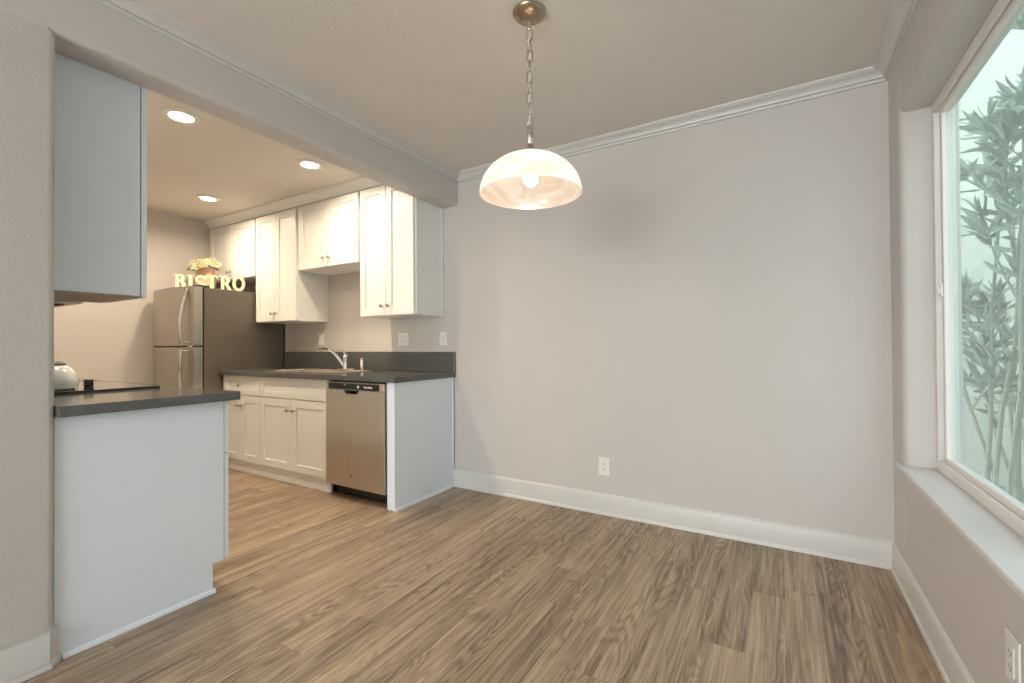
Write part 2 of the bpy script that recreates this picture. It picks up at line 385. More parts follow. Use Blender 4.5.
# unseen patio window behind the camera, added for the fill light
w2 = sempty('fill_window', ((PX0+PX1)/2, YBACK, 0))
b = MB(); mid = (PX0+PX1)/2
for x0, x1, yy in ((PX0, mid+.04, YBACK-.05), (mid-.04, PX1, YBACK-.10)):
    b.box(x0, x0+.07, yy, yy+.04, .001, PZ1-.001, .003); b.box(x1-.07, x1, yy, yy+.04, .001, PZ1-.001, .003)
    b.box(x0+.07, x1-.07, yy, yy+.04, .001, .09, .003); b.box(x0+.07, x1-.07, yy, yy+.04, PZ1-.08, PZ1-.001, .003)
fr = b.build('window_frame', m_vinyl, w2)
MB().box(PX0+.07, mid-.03, YBACK-.032, YBACK-.028, .09, PZ1-.08).build('pane', m_glass, fr)
MB().box(mid+.03, PX1-.07, YBACK-.082, YBACK-.078, .09, PZ1-.08).build('pane', m_glass, fr)

# ------------------------------------------------------------------ cabinets
KN = 0
def knob(cx, y, cz, dirn, parent):
    """round knob standing off a face; dirn = -1 faces -Y, +1 faces +Y"""
    b = MB(); prof = [(0, 0), (.006, 0), (.005, .004), (.0045, .012), (.009, .015), (.0135, .019), (.0145, .024), (.0125, .028), (.007, .030), (0, .0305)]
    Rm = Matrix.Rotation(math.radians(90 if dirn < 0 else -90), 4, 'X')
    b.lathe(prof, (cx, y, cz), 20, Rm); return b.build('knob', m_nickel, parent, smooth=True)
def shaker(name, x0, x1, z0, z1, yf, dirn, parent, rail=.058, t=.02, m=None):
    """shaker door/drawer front whose face is at y=yf"""
    s = -dirn; ys = sorted((yf, yf+s*t)); b = MB(); bev = .0018; rz = min(rail, (z1-z0)*.30)
    b.box(x0, x0+rail, ys[0], ys[1], z0, z1, bev); b.box(x1-rail, x1, ys[0], ys[1], z0, z1, bev)
    b.box(x0+rail-.001, x1-rail+.001, ys[0], ys[1], z0, z0+rz, bev); b.box(x0+rail-.001, x1-rail+.001, ys[0], ys[1], z1-rz, z1, bev)
    yp = sorted((yf+s*.010, yf+s*(t-.002))); b.box(x0+rail-.003, x1-rail+.003, yp[0], yp[1], z0+rz-.003, z1-rz+.003)
    return b.build(name, m or m_cab, parent)

UY = D-.002; UF = 2.486; DT = .02     # upper cabinets: door face at UF
def upper(x0, x1, z0, z1, label, ndoor=2, endpanel=None, group='white wall cabinets above the sink run'):
    t = thing('wall_cabinet', ((x0+x1)/2, UY, z0), label, 'cabinet', group)
    b = MB(); b.box(x0, x1, UF+DT+.002, UY, z0, z1, .0015); b.build('carcass', m_cab, t)
    g = .003; mid = (x0+x1)/2; zt = z1-.012
    ds = [(x0+g+.006, mid-g/2, +1), (mid+g/2, x1-g-.006, -1)]
    for a, c, s in ds:
        d = shaker('door', a, c, z0+.004, zt, UF, -1, t)
        knob((c-.032 if s > 0 else a+.032), UF, z0+.075, -1, d)
    if endpanel:
        e = MB(); e.box(x1+.0005, x1+.004, UF+.022, UF+.036, z0, z1, .001); e.box(x1+.0005, x1+.006, UY-.022, UY, z0, z1, .001)
        e.build('side_trim', m_cab, t)
    return t
CRZ = CZ-.078
upper(-2.872, XB-.008, 1.318, CRZ, 'tall white shaker wall cabinet at the right end, nearest the beam and above the dishwasher', endpanel=True)
upper(-3.658, -2.876, 1.757, CRZ, 'short white shaker wall cabinet with raised bottom above the sink')
upper(-4.312, -3.682, 1.320, CRZ, 'tall white shaker wall cabinet beside the fridge, left of the short one')
upper(XK+.005, -4.316, 1.765, CRZ, 'white shaker wall cabinet above the fridge behind the letters')
# crown along the wall cabinets
z = CZ
ccr = [(0, z-.078), (.006, z-.078), (.010, z-.070), (.012, z-.060), (.022, z-.040), (.036, z-.022), (.044, z-.016), (.048, z-.008), (.048, z-.0008), (0, z-.0008)]
sweep('trim_4', ccr, [(XK+.001, UF+.01, 0, -1), (XB-.003, UF+.01, 0, -1)], m_cab)
struct(MB().box(XK+.001, XB-.003, UF+.011, UY, z-.077, z-.001).build('trim_5', m_cab))

BF = 2.196; TOE = 2.224            # base cabinet door face and toe board
def base_cab(x0, x1, label, drawer_knob=True):
    t = thing('base_cabinet', ((x0+x1)/2, D-.3, 0), label, 'cabinet', 'white base cabinets under the sink counter')
    MB().box(x0, x1, BF+DT+.002, D-.004, .104, CH-CT-.001, .001).build('carcass', m_cab, t)
    MB().box(x0, x1, TOE, TOE+.018, .001, .103).build('toe_kick', m_cab, t)
    g = .0025; mid = (x0+x1)/2
    dr = shaker('drawer', x0+g, x1-g, .678, CH-CT-.004, BF, -1, t, rail=.045)
    if drawer_knob: knob(mid, BF, .756, -1, dr)
    for a, c, s in ((x0+g, mid-g/2, 1), (mid+g/2, x1-g, -1)):
        d = shaker('door', a, c, .110, .670, BF, -1, t); knob(c-.034 if s > 0 else a+.034, BF, .585, -1, d)
    return t
base_cab(-4.315, -3.748, 'narrow white base cabinet with one drawer over two doors, beside the fridge')
base_cab(-3.746, -2.886, 'wide white base cabinet under the sink, drawer front without knob', False)
# end panel closing the run
ep = thing('end_panel', (-2.235, D-.3, 0), 'white end panel closing the counter run between dishwasher and dining wall', 'cabinet panel')
MB().box(-2.261, -2.192, 2.182, D-.002, .001, CH-CT-.001, .002).build('panel', m_side_daylit, ep)
b = MB(); b.prism([(-2.1915, .001), (-2.179, .001), (-2.181, .012), (-2.187, .018), (-2.1915, .019)], 'y', 2.182, D-.024); b.box(-2.1915, -2.184, D-.024, D-.0145, .134, CH-CT-.002, .002); b.build('shoe_moulding', m_side_daylit, ep)

# worktop of the sink run: slab with sink cut-out and upstand
SX0, SX1, SY0, SY1 = -3.77, -2.885, 2.285, 2.70
ct = thing('countertop', (-3.2, D-.3, CH-CT), 'dark grey quartz countertop with upstand running along the sink wall', 'countertop')
CX0, CX1, CYF = -4.329, -2.172, 2.160
b = MB(); bv = .003
b.box(CX0, SX0, CYF, D-.001, CH-CT, CH, bv); b.box(SX1, CX1, CYF, D-.001, CH-CT, CH, bv)
b.box(SX0-.004, SX1+.004, CYF, SY0, CH-CT, CH, bv); b.box(SX0-.004, SX1+.004, SY1, D-.001, CH-CT, CH, bv)
b.build('slab', m_quartz, ct)
MB().box(CX0, CX1, D-.022, D-.0008, CH+.0003, 1.040, .002).build('backsplash', m_quartz, ct)
# sink
sk = thing('kitchen_sink', ((SX0+SX1)/2, (SY0+SY1)/2, CH-.18), 'double-bowl drop-in sink set in the dark counter under the window-less wall', 'sink')
sk['label'] = 'double bowl drop-in sink with pale rim set into the dark grey counter'
b = MB(); mx_ = (SX0+SX1)/2; zr = CH+.006
b.box(SX0-.016, SX0+.022, SY0-.016, SY1+.016, CH+.0005, zr, .0025); b.box(SX1-.022, SX1+.016, SY0-.016, SY1+.016, CH+.0005, zr, .0025)
b.box(SX0+.02, SX1-.02, SY0-.016, SY0+.022, CH+.0005, zr, .0025); b.box(SX0+.02, SX1-.02, SY1-.05, SY1+.016, CH+.0005, zr, .0025); b.box(mx_-.018, mx_+.018, SY0+.02, SY1-.05, CH-.01, zr, .0025)
b.build('rim', m_sink, sk)
for a, c in ((SX0+.006, mx_-.012), (mx_+.012, SX1-.006)):
    b = MB(); y0, y1, zb, t = SY0+.006, SY1-.038, CH-.17, .003
    b.box(a, c, y0, y1, zb, zb+t); b.box(a, a+t, y0, y1, zb, CH); b.box(c-t, c, y0, y1, zb, CH); b.box(a, c, y0, y0+t, zb, CH); b.box(a, c, y1-t, y1, zb, CH)
    bw = b.build('bowl', m_sink, sk)
    MB().lathe([(0, .004), (.03, .004), (.042, .006), (.044, .003)], ((a+c)/2, (y0+y1)/2, zb+t), 28).build('drain', m_chrome, bw, smooth=True)
# faucet
fx, fy, fz = -3.275, 2.678, CH+.0065
fc = thing('kitchen_faucet', (fx, fy, fz), 'chrome single-lever faucet with angled spout rising behind the sink', 'faucet')
b = MB(); b.prism([(fx+.105*math.cos(a) if abs(math.cos(a)) > 0 else fx, fy+.026*math.sin(a)) for a in [2*math.pi*i/36 for i in range(36)]], 'z', fz, fz+.008, .002); b.build('base_plate', m_chrome, fc, smooth=True)
MB().lathe([(0, .008), (.027, .008), (.026, .03), (.022, .05), (.0200, .075), (.0225, .095), (.022, .118), (.014, .130), (0, .134)], (fx, fy, fz), 28).build('body', m_chrome, fc, smooth=True)
FS = .68
sp = [(fx-.008, fy-.010, fz+.03), (fx-.018, fy-.024, fz+.060), (fx-.034, fy-.046, fz+.102), (fx-.052, fy-.070, fz+.140), (fx-.072, fy-.094, fz+.168), (fx-.090, fy-.112, fz+.180)]
MB().tube(sp, [.013, .0125, .0115, .011, .0105, .0105], 16).build('spout', m_chrome, fc, smooth=True)
MB().tube([(fx-.084, fy-.106, fz+.179), (fx-.102, fy-.124, fz+.184), (fx-.122, fy-.146, fz+.184), (fx-.140, fy-.164, fz+.178)], [.012, .0145, .014, .010], 16).build('spray_head', m_dnickel, fc, smooth=True)
MB().tube([(fx, fy, fz+.125), (fx-.014, fy-.010, fz+.155), (fx-.032, fy-.022, fz+.185), (fx-.050, fy-.032, fz+.200)], [.010, .0085, .0075, .008], 14).build('lever', m_chrome, fc, smooth=True)
ag = thing('air_gap', (-3.065, 2.68, CH+.0065), 'small chrome cylinder air gap on the sink deck right of the faucet', 'air gap')
MB().lathe([(0, 0), (.022, 0), (.022, .004), (.018, .006), (.018, .080), (.020, .083), (.0195, .094), (.012, .098), (0, .098)], (-3.065, 2.68, CH+.0065), 24).build('cap', m_chrome, ag, smooth=True)

# ------------------------------------------------------------------ dishwasher
DX0, DX1, DF = -2.866, -2.270, 2.168
dw = thing('dishwasher', ((DX0+DX1)/2, D-.3, 0), 'stainless steel dishwasher with black control strip under the counter', 'dishwasher')
MB().box(DX0, DX1, DF+.05, D-.02, .105, CH-CT-.006, .003).build('tub', m_black, dw)
MB().box(DX0+.002, DX1-.002, 2.262, 2.30, .002, .104).build('kick_plate', m_black, dw)
b = MB(); n = 12; zd0, zd1 = .098, .778
hx0, hx1, hz0 = -2.668, -2.515, .748   # pocket handle notch
def drow(b, x0, x1, z0, z1):
    b.box(x0, x1, DF, DF+.045, z0, z1, .0)
# the door front is a plate with a half-pill notch at its top
poly = [(DX0+.002, zd0), (DX1-.002, zd0), (DX1-.002, zd1), (hx1, zd1)]
rc = .026
poly += [(hx1-rc+rc*math.cos(a), hz0+rc-.0-rc*math.sin(a)) for a in [math.pi/2*i/6 for i in range(7)]]
poly += [(hx0+rc-rc*math.sin(a), hz0+rc-rc*math.cos(a)) for a in [math.pi/2*i/6 for i in range(7)]]
poly += [(hx0, zd1), (DX0+.002, zd1)]
b.prism(poly, 'y', DF, DF+.045)
door = b.build('door', m_steel, dw)
b = MB(); b.tube([(hx0+.006, DF-.0005, hz0+.018), (hx0+.016, DF-.002, hz0+.005), (hx0+.03, DF-.003, hz0), (hx1-.03, DF-.003, hz0), (hx1-.016, DF-.002, hz0+.005), (hx1-.006, DF-.0005, hz0+.018)], .0048, 8); b.build('handle', m_handle, door, smooth=True)
ctl = MB().box(DX0+.002, DX1-.002, DF+.001, DF+.046, .779, .832, .002).build('control_panel', m_steel, dw)
MB().box(DX0+.032, DX1-.048, DF-.0015, DF+.0005, .783, .826, .0008).build('control_strip', m_black, ctl)
yy = DF-.0022
MB().box(-2.665, -2.650, yy, yy+.0006, .812, .818).build('indicator_mark', m_label, ctl)
b = MB(); b.lathe([(0, 0), (.011, 0), (.011, .0006), (0, .0006)], (-2.52, yy+.0006, .804), 20, Matrix.Rotation(math.radians(90), 4, 'X'))
b.build('round_mark', m_label, ctl)
b = MB(); x = -2.462
for wd, hh in ((.010, .014), (.012, .010), (.011, .010), (.010, .013), (.009, .010), (.012, .010)):
    b.box(x, x+wd, yy, yy+.0006, .798, .798+hh, 0); x += wd+.003
b.build('maker_mark', m_label, ctl)
b = MB(); vx, vz = -2.600, .178
b.prism([(vx-.013, vz+.014), (vx-.008, vz+.016), (vx, vz+.004), (vx+.008, vz+.016), (vx+.013, vz+.014), (vx, vz-.010)], 'y', DF-.0006, DF+.0002); b.build('chevron_badge', m_logo, door)

# ------------------------------------------------------------------ refrigerator
FX0, FX1 = -5.075, -4.332; FZ = 1.612; FYB = 2.78; FYD = 2.035
fg = thing('refrigerator', ((FX0+FX1)/2, 2.4, 0), 'stainless top-freezer refrigerator with dark grey sides, in the kitchen corner', 'refrigerator')
b = MB(); b.box(FX0, FX1, FYD+.012, FYB, .04, FZ, .006); b.build('body', m_fside, fg)
MB().box(FX0+.004, FX1-.002, FYD, FYD+.0118, .05, FZ-.006).build('gasket', m_gasket, fg)
MB().box(FX0+.01, FX1-.01, FYD-.02, FYD+.01, .002, .055, .002).build('kick_grille', m_fdark, fg)
MB().box(FX1-.09, FX1-.008, FYD-.045, FYD+.06, FZ+.0005, FZ+.020, .004).build('hinge_cover', m_fdark, fg)
def fdoor(z0, z1):
    n = 24; outline = [(FX1, FYD-.001), (FX0, FYD-.001)]
    bow = .040; flat = 1.955
    for i in range(n+1):
        t_ = i/n; x = FX0+(FX1-FX0)*t_
        outline.append((x, flat-bow*(1-(2*t_-1)**2)+ .012*(1 if i in (0, n) else 0)))
    b = MB(); b.prism(outline, 'z', z0, z1); return b.build('door', m_fsteel, fg, smooth=True)
d1 = fdoor(1.104, FZ+.004); d2 = fdoor(.062, 1.090)
MB().box(FX0+.006, FX1-.006, FYD-.075, FYD-.002, 1.0905, 1.1035).build('door_gap', m_fdark, fg)
MB().box(FX1-.075, FX1-.010, FYD-.085, FYD-.004, 1.088, 1.107, .003).build('centre_hinge', m_handle, fg)
def fhandle(z0, z1, flip, parent):
    hx = FX1-.050; pts = []; n = 20
    for i in range(n+1):
        t_ = i/n; s_ = t_ if flip else 1-t_                 # 1 at the seam between the doors
        pts.append((hx, 1.952-(.014+.058*math.sin(math.pi*(.02+.70*s_))), z0+(z1-z0)*t_))
    b = MB(); b.tube(pts, .0155, 14)
    b.tube([(hx, 1.955, z0+.015), (hx, pts[0][1], z0+.015)], .012, 10); b.tube([(hx, 1.955, z1-.015), (hx, pts[-1][1], z1-.015)], .012, 10)
    return b.build('handle', m_handle, parent, smooth=True)
fhandle(1.118, FZ-.02, False, d1); fhandle(.52, 1.074, True, d2)
b = MB(); b.box(FX0+.05, FX0+.075, 1.9445, 1.9455, 1.475, 1.492); b.build('badge', m_logo, d1)

# ------------------------------------------------------------------ BISTRO letters on the fridge
LH, LT = .142, .022
def letter(ch):
    b = MB(); H = LH; st = .026; sr = .012
    def bar(x0, x1, z0, z1): b.box(x0, x1, -LT/2, LT/2, z0, z1, .002)
    def arc(cx, cz, rx, rz, a0, a1, w0, w1=None, n=18):
        w1 = w1 or w0; out = []; inn = []
        for i in range(n+1):
            t_ = i/n; a = a0+(a1-a0)*t_; w_ = w0+(w1-w0)*math.sin(math.pi*t_)
            out.append((cx+rx*math.cos(a), cz+rz*math.sin(a))); inn.append((cx+(rx-w_)*math.cos(a), cz+(rz-w_)*math.sin(a)))
        for i in range(n): b.prism([out[i], out[i+1], inn[i+1], inn[i]], 'y', -LT/2, LT/2)
    pi = math.pi
    if ch == 'B':
        bar(-.034, -.008, 0, H); bar(-.044, .002, 0, sr); bar(-.044, .002, H-sr, H)
        bar(-.010, .006, H-.016, H); bar(-.010, .006, H*.5, H*.5+.014); bar(-.010, .008, 0, .016)
        arc(.004, H*.755, .032, H*.245, -pi/2, pi/2, .016, .024); arc(.006, H*.29, .038, H*.29, -pi/2, pi/2, .016, .026)
    if ch == 'I': bar(-.014, .014, 0, H); bar(-.028, .028, 0, sr); bar(-.028, .028, H-sr, H)
    if ch == 'T':
        bar(-.014, .014, 0, H); bar(-.030, .030, 0, sr); bar(-.052, .052, H-.016, H); bar(-.052, -.040, H-.040, H); bar(.040, .052, H-.040, H)
    if ch == 'R':
        bar(-.034, -.008, 0, H); bar(-.048, .004, 0, sr); bar(-.046, .002, H-sr, H); bar(-.010, .006, H-.016, H); bar(-.010, .008, H*.44, H*.44+.015)
        arc(.004, H*.72, .034, H*.28, -pi/2, pi/2, .016, .026)
        b.prism([(-.002, H*.46), (.022, H*.46), (.050, .010), (.060, .010), (.060, 0), (.028, 0)], 'y', -LT/2, LT/2)
    if ch == 'O': arc(0, H/2, .052, H/2, 0, 2*pi, .024, .024, 32)
    if ch == 'S':
        arc(0, H*.735, .040, H*.265, pi*.12, pi*1.5, .018, .022); arc(0, H*.27, .042, H*.27, -pi*.88, pi*.5, .018, .022)
        bar(.030, .041, H*.70, H*.97); bar(-.043, -.032, H*.03, H*.30)
    return b
P0, P1 = Vector((-4.722, 2.03, 0)), Vector((-4.385, 2.372, 0)); dr_ = (P1-P0); ang = math.atan2(dr_.y, dr_.x)
names = {'B': 'cream wooden letter B standing on the fridge, first of the word', 'I': 'cream wooden letter I standing on the fridge between B and S', 'S': 'cream wooden letter S standing on top of the fridge',
         'T': 'cream wooden letter T standing on top of the fridge', 'R': 'cream wooden letter R standing on the fridge before the O', 'O': 'cream wooden round letter O at the right end of the word on the fridge'}
ws = [('B', .0), ('I', .175), ('S', .345), ('T', .54), ('R', .765), ('O', 1.0)]
for ch, t_ in ws:
    o = letter(ch).build('letter_block', m_cream)
    p = P0+dr_*t_; o.location = (p.x, p.y, FZ+.0055 if ch == 'B' else FZ+.001); o.rotation_euler = (0, 0, ang)
    o['label'] = names[ch]; o['category'] = 'letter'; o['group'] = 'cream letters spelling a word on the fridge'
# flower pot
px_, py_ = -4.845, 2.305
fp = thing('flower_pot', (px_, py_, FZ), 'blush ceramic pot of cream roses behind the letters on the fridge', 'flower pot')
MB().lathe([(0, .0), (.050, 0), (.060, .01), (.080, .08), (.088, .14), (.082, .20), (.074, .235), (.078, .25), (.072, .25), (.066, .235), (0, .225)], (px_, py_, FZ+.001), 36).build('pot', m_pot, fp, smooth=True)
def rose(cx, cy, cz, R_, tilt):
    b = MB(); rnd_ = random.Random(int(abs(cx*1000)+abs(cy*777)))
    for layer, (rr_, hh, k_) in enumerate(((1, .35, 7), (.78, .6, 6), (.52, .8, 5), (.28, .95, 4))):
        for i in range(k_):
            a = 2*math.pi*(i+.5*layer)/k_+rnd_.uniform(-.15, .15); bm_ = bmesh.new(); g = []
            for v in range(6):
                row = []
                for u2 in range(7):
                    uu = (u2/6-.5)*2; vv = v/5
                    w_ = R_*.62*rr_*math.sin(math.pi*(.12+.62*vv))*(1.1); ang_ = a+uu*w_/(R_*rr_+.001)*.9
                    rad = R_*rr_*(.15+.85*vv**.8)+R_*.06*math.cos(uu*4+i)*1.5; zz = R_*hh*vv*(1-.35*(vv > .9))+R_*.08*math.sin(uu*3+i*2)
                    row.append(bm_.verts.new((rad*math.cos(ang_), rad*math.sin(ang_), zz)))
                g.append(row)
            for v in range(5):
                for u2 in range(6): bm_.faces.new((g[v][u2], g[v][u2+1], g[v+1][u2+1], g[v+1][u2]))
            res = bmesh.ops.solidify(bm_, geom=bm_.faces[:], thickness=.0015)
            b.add(bm_, Matrix.Translation((cx, cy, cz)) @ Matrix.Rotation(tilt[0], 4, 'X') @ Matrix.Rotation(tilt[1], 4, 'Y'))
    return b.build('rose', m_petal, fp, smooth=True)
for dx, dy, dz, R_, tl in ((-.080, -.045, .262, .090, (.5, -.45)), (.040, -.055, .258, .092, (.65, .25)), (.0, .045, .300, .080, (-.2, 0)), (.115, .02, .280, .060, (.2, .7))):
    rose(px_+dx, py_+dy, FZ+dz, R_, tl)
b = MB()
rl = random.Random(3)
for i in range(9):
    a = rl.uniform(0, 6.28); L_ = rl.uniform(.04, .07); bm_ = bmesh.new(); w_ = .018
    vs = [bm_.verts.new(q) for q in ((0, 0, 0), (L_*.4, w_, .01), (L_, 0, -.01), (L_*.4, -w_, .01), )]; bm_.faces.new(vs); bmesh.ops.solidify(bm_, geom=bm_.faces[:], thickness=.001)
    b.add(bm_, Matrix.Translation((px_, py_, FZ+.255)) @ Matrix.Rotation(a, 4, 'Z') @ Matrix.Translation((.055, 0, 0)) @ Matrix.Rotation(rl.uniform(-.5, .3), 4, 'Y'))
b.tube([(px_+.05, py_+.02, FZ+.24), (px_+.11, py_+.04, FZ+.27), (px_+.16, py_+.05, FZ+.26)], .003, 6)
b.build('foliage', m_green, fp)

# ------------------------------------------------------------------ near run (peninsula end, cooktop, hood)
XP = -2.166; NY0 = YN+.002; NYF = 1.104
pc = thing('base_cabinet', (-2.42, .83, 0), 'white base cabinet whose plain side, coloured with blue daylight, faces the dining area, left of the opening', 'cabinet')
b = MB(); b.prism([(NY0, .001), (1.058, .001), (1.058, .128), (NYF, .128), (NYF, CH-CT-.001), (NY0, CH-CT-.001)], 'x', XP-.018, XP); b.build('side_panel', m_side_daylit, pc)
MB().box(-2.690, XP-.0185, NY0, NYF-.002, .128, CH-CT-.001).build('carcass', m_cab, pc)
MB().box(-2.690, XP-.0185, 1.038, 1.056, .001, .127).build('toe_kick', m_cab, pc)
b = MB(); b.prism([(XP+.0005, .001), (XP+.012, .001), (XP+.010, .012), (XP+.005, .018), (XP+.0005, .019)], 'y', NY0+.02, 1.066); b.build('shoe_moulding', m_side_daylit, pc)
d = shaker('drawer', -2.688, XP-.002, .612, CH-CT-.006, NYF+.0225, 1, pc, m=m_side_daylit); knob(-2.43, NYF+.0225, .73, 1, d)
d = shaker('door', -2.688, XP-.002, .134, .604, NYF+.0225, 1, pc, m=m_side_daylit); knob(-2.64, NYF+.0225, .54, 1, d)
pc2 = thing('base_cabinet', (-3.9, .83, 0), 'white base cabinets under the cooktop, hidden behind the near cabinet', 'cabinet')
MB().box(XK+.004, -2.694, NY0, NYF-.002, .10, CH-CT-.001).build('carcass', m_cab, pc2)
MB().box(XK+.004, -2.694, 1.03, 1.048, .001, .099).build('toe_kick', m_cab, pc2)
for a, c in ((-3.07, -2.696), (-3.446, -3.073), (-4.30, -3.449), (-5.164, -4.303)):
    d = shaker('door', a, c, .11, CH-CT-.006, NYF+.02, 1, pc2); knob(a+.04, NYF+.02, .76, 1, d)
nc = thing('countertop', (-3.6, .83, CH-CT), 'dark grey quartz countertop in the foreground carrying cooktop and kettle', 'countertop')
MB().box(XK+.002, -2.112, YN+.001, 1.150, CH-CT, CH, .003).build('slab', m_quartz, nc)
b = MB(); b.box(XK+.002, -2.30, YN+.001, YN+.02, CH+.0003, 1.02, .002); b.build('backsplash', m_quartz, nc)
ck = thing('cooktop', (-3.06, .82, CH), 'black glass cooktop set in the near countertop under the kettle', 'cooktop')
MB().box(-3.44, -2.685, .585, 1.062, CH+.0005, CH+.010, .003).build('glass_top', m_glassblk, ck)
for xa in (-2.6845, -3.446): MB().box(xa, xa+.0055, .583, 1.064, CH+.0004, CH+.011, .001).build('edge_trim', m_fdark, ck)
for cx, cy, rr_ in ((-2.88, .72, .10), (-2.88, .94, .08), (-3.25, .72, .08), (-3.25, .94, .10)):
    MB().lathe([(rr_, 0), (rr_+.003, 0), (rr_+.003, .0003), (rr_, .0003), (rr_, 0)], (cx, cy, CH+.0101), 40).build('burner_ring', m_logo, ck)
# kettle
kx, ky, kz = -2.880, .706, CH+.0107
kt = thing('kettle', (kx, ky, kz), 'white enamel kettle with dark lid on the cooktop, half hidden by the wall', 'kettle')
MB().lathe([(0, 0), (.092, 0), (.101, .006), (.105, .025), (.103, .050), (.094, .078), (.080, .098), (.064, .110), (.052, .114), (0, .114)], (kx, ky, kz), 40).build('body', m_kettle, kt, smooth=True)
MB().lathe([(.062, .1105), (.061, .118), (.048, .127), (.02, .132), (.007, .133), (.006, .138), (.014, .143), (.014, .152), (0, .156)], (kx, ky, kz), 32).build('lid', m_black, kt, smooth=True)
pts = [(kx+.073*math.cos(a), ky-.016*math.cos(a), kz+.095+.105*math.sin(a)) for a in [math.pi*i/16 for i in range(17)]]
MB().tube(pts, .006, 10).build('handle', m_black, kt, smooth=True)
MB().tube([(kx+.03, ky-.08, kz+.05), (kx+.04, ky-.11, kz+.075), (kx+.045, ky-.128, kz+.10)], [.02, .015, .011], 14).build('spout', m_kettle, kt, smooth=True)
# near wall cabinet and hood
nu = thing('wall_cabinet', (-2.49, .7, 1.29), 'white wall cabinet above the near counter, plain side panel framed by the opening', 'cabinet')
b = MB(); b.box(-2.690, XB-.004, NY0, .838, 1.296, CZ-.002, .001); b.build('carcass', m_side_daylit, nu)
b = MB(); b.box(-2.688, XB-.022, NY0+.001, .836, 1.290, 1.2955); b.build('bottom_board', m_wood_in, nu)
d = shaker('door', -2.687, XB-.004, 1.292, CZ-.05, .862, 1, nu, m=m_side_daylit); knob(-2.65, .862, 1.36, 1, d)
rh = thing('range_hood', (-3.07, .7, 1.27), 'low range hood tucked under the cabinet above the cooktop', 'range hood')
MB().prism([(NY0, 1.283), (.775, 1.283), (.775, 1.31), (.74, 1.40), (NY0, 1.40)], 'x', -3.45, -2.694).build('hood_body', m_nickel, rh)
MB().box(-3.35, -2.80, .60, .74, 1.279, 1.2825).build('filter', m_gap, rh)
nu2 = thing('wall_cabinet', (-3.07, .7, 1.4), 'short white wall cabinet above the range hood, hidden behind the near one', 'cabinet')
MB().box(-3.45, -2.694, NY0, .70, 1.402, CZ-.002, .001).build('carcass', m_cab, nu2)
for a, c in ((-3.448, -3.073), (-3.071, -2.696)):
    d = shaker('door', a, c, 1.41, CZ-.05, .722, 1, nu2); knob(c-.03 if a < -3.2 else a+.03, .722, 1.47, 1, d)

# ------------------------------------------------------------------ outlets and switches
def plate(name, cx, cz, w_, h_, wall, label, cat, kind, group=None, yy=None):
    """wall: 'back' (face -Y at y=D), 'right' (face -X at XR), 'far' (face +X at XK)"""
    def bx(b, u0, u1, z0, z1, d0, d1, bev=0):
        if wall == 'back': b.box(cx+u0, cx+u1, D-d1, D-d0, cz+z0, cz+z1, bev)
        elif wall == 'right': b.box(XR-d1, XR-d0, cx+u0, cx+u1, cz+z0, cz+z1, bev)
        else: b.box(XK+d0, XK+d1, cx+u0, cx+u1, cz+z0, cz+z1, bev)
    loc = {'back': (cx, D, cz), 'right': (XR, cx, cz), 'far': (XK, cx, cz)}[wall]
    t = thing(name, loc, label, cat, group)
    b = MB(); bx(b, -w_/2, w_/2, -h_/2, h_/2, .0006, .006, .002); b.build('cover_plate', m_white, t)
    if kind in ('duplex', 'gfci2'):
        cs = [0] if kind == 'duplex' else [-.024, .024]
        for c_ in cs:
            b = MB(); bx(b, c_-.017, c_+.017, -.034, .034, .006, .0085, .0015); rc = b.build('receptacle', m_white, t)
            b = MB()
            for s_ in (-.02, .014):
                bx(b, c_-.007, c_-.005, s_, s_+.009, .0084, .0088); bx(b, c_+.005, c_+.007, s_, s_+.009, .0084, .0088); bx(b, c_-.002, c_+.002, s_-.007, s_-.003, .0084, .0088)
            b.build('slots', m_gap, rc)
    else:
        b = MB(); bx(b, -.016, .016, -.033, .033, .006, .009, .0015); rc = b.build('rocker', m_white, t)
        b = MB(); bx(b, -.004, .004, .0, .008, .0088, .0094); b.build('indicator', m_gap, rc)
    return t
plate('wall_outlet', -.984, .307, .073, .112, 'back', 'white wall outlet low on the dining wall above the baseboard', 'outlet', 'duplex')
plate('wall_outlet', 1.497, .345, .073, .115, 'right', 'white wall outlet under the window sill at the lower right corner', 'outlet', 'duplex')
plate('wall_outlet', -2.716, 1.145, .116, .108, 'back', 'white double-gang outlet plate above the backsplash under the tall wall cabinet', 'outlet', 'gfci2')
plate('light_switch', -2.292, 1.145, .072, .110, 'back', 'single white switch plate above the right end of the backsplash', 'light switch', 'switch')
plate('wall_outlet', -3.782, 1.158, .072, .108, 'back', 'white wall outlet plate behind the faucet', 'outlet', 'duplex')
bx_, by_ = -2.945, .868
t = thing('small_canister', (bx_, by_, CH+.010), 'tiny black square canister standing on the cooktop glass right of the kettle', 'canister')
b = MB(); b.box(bx_-.015, bx_+.015, by_-.015, by_+.015, CH+.0105, CH+.040, .002); b.build('body', m_black, t)
b = MB(); b.box(bx_-.016, bx_+.016, by_-.016, by_+.016, CH+.0402, CH+.046, .002); b.build('lid', m_fdark, t)

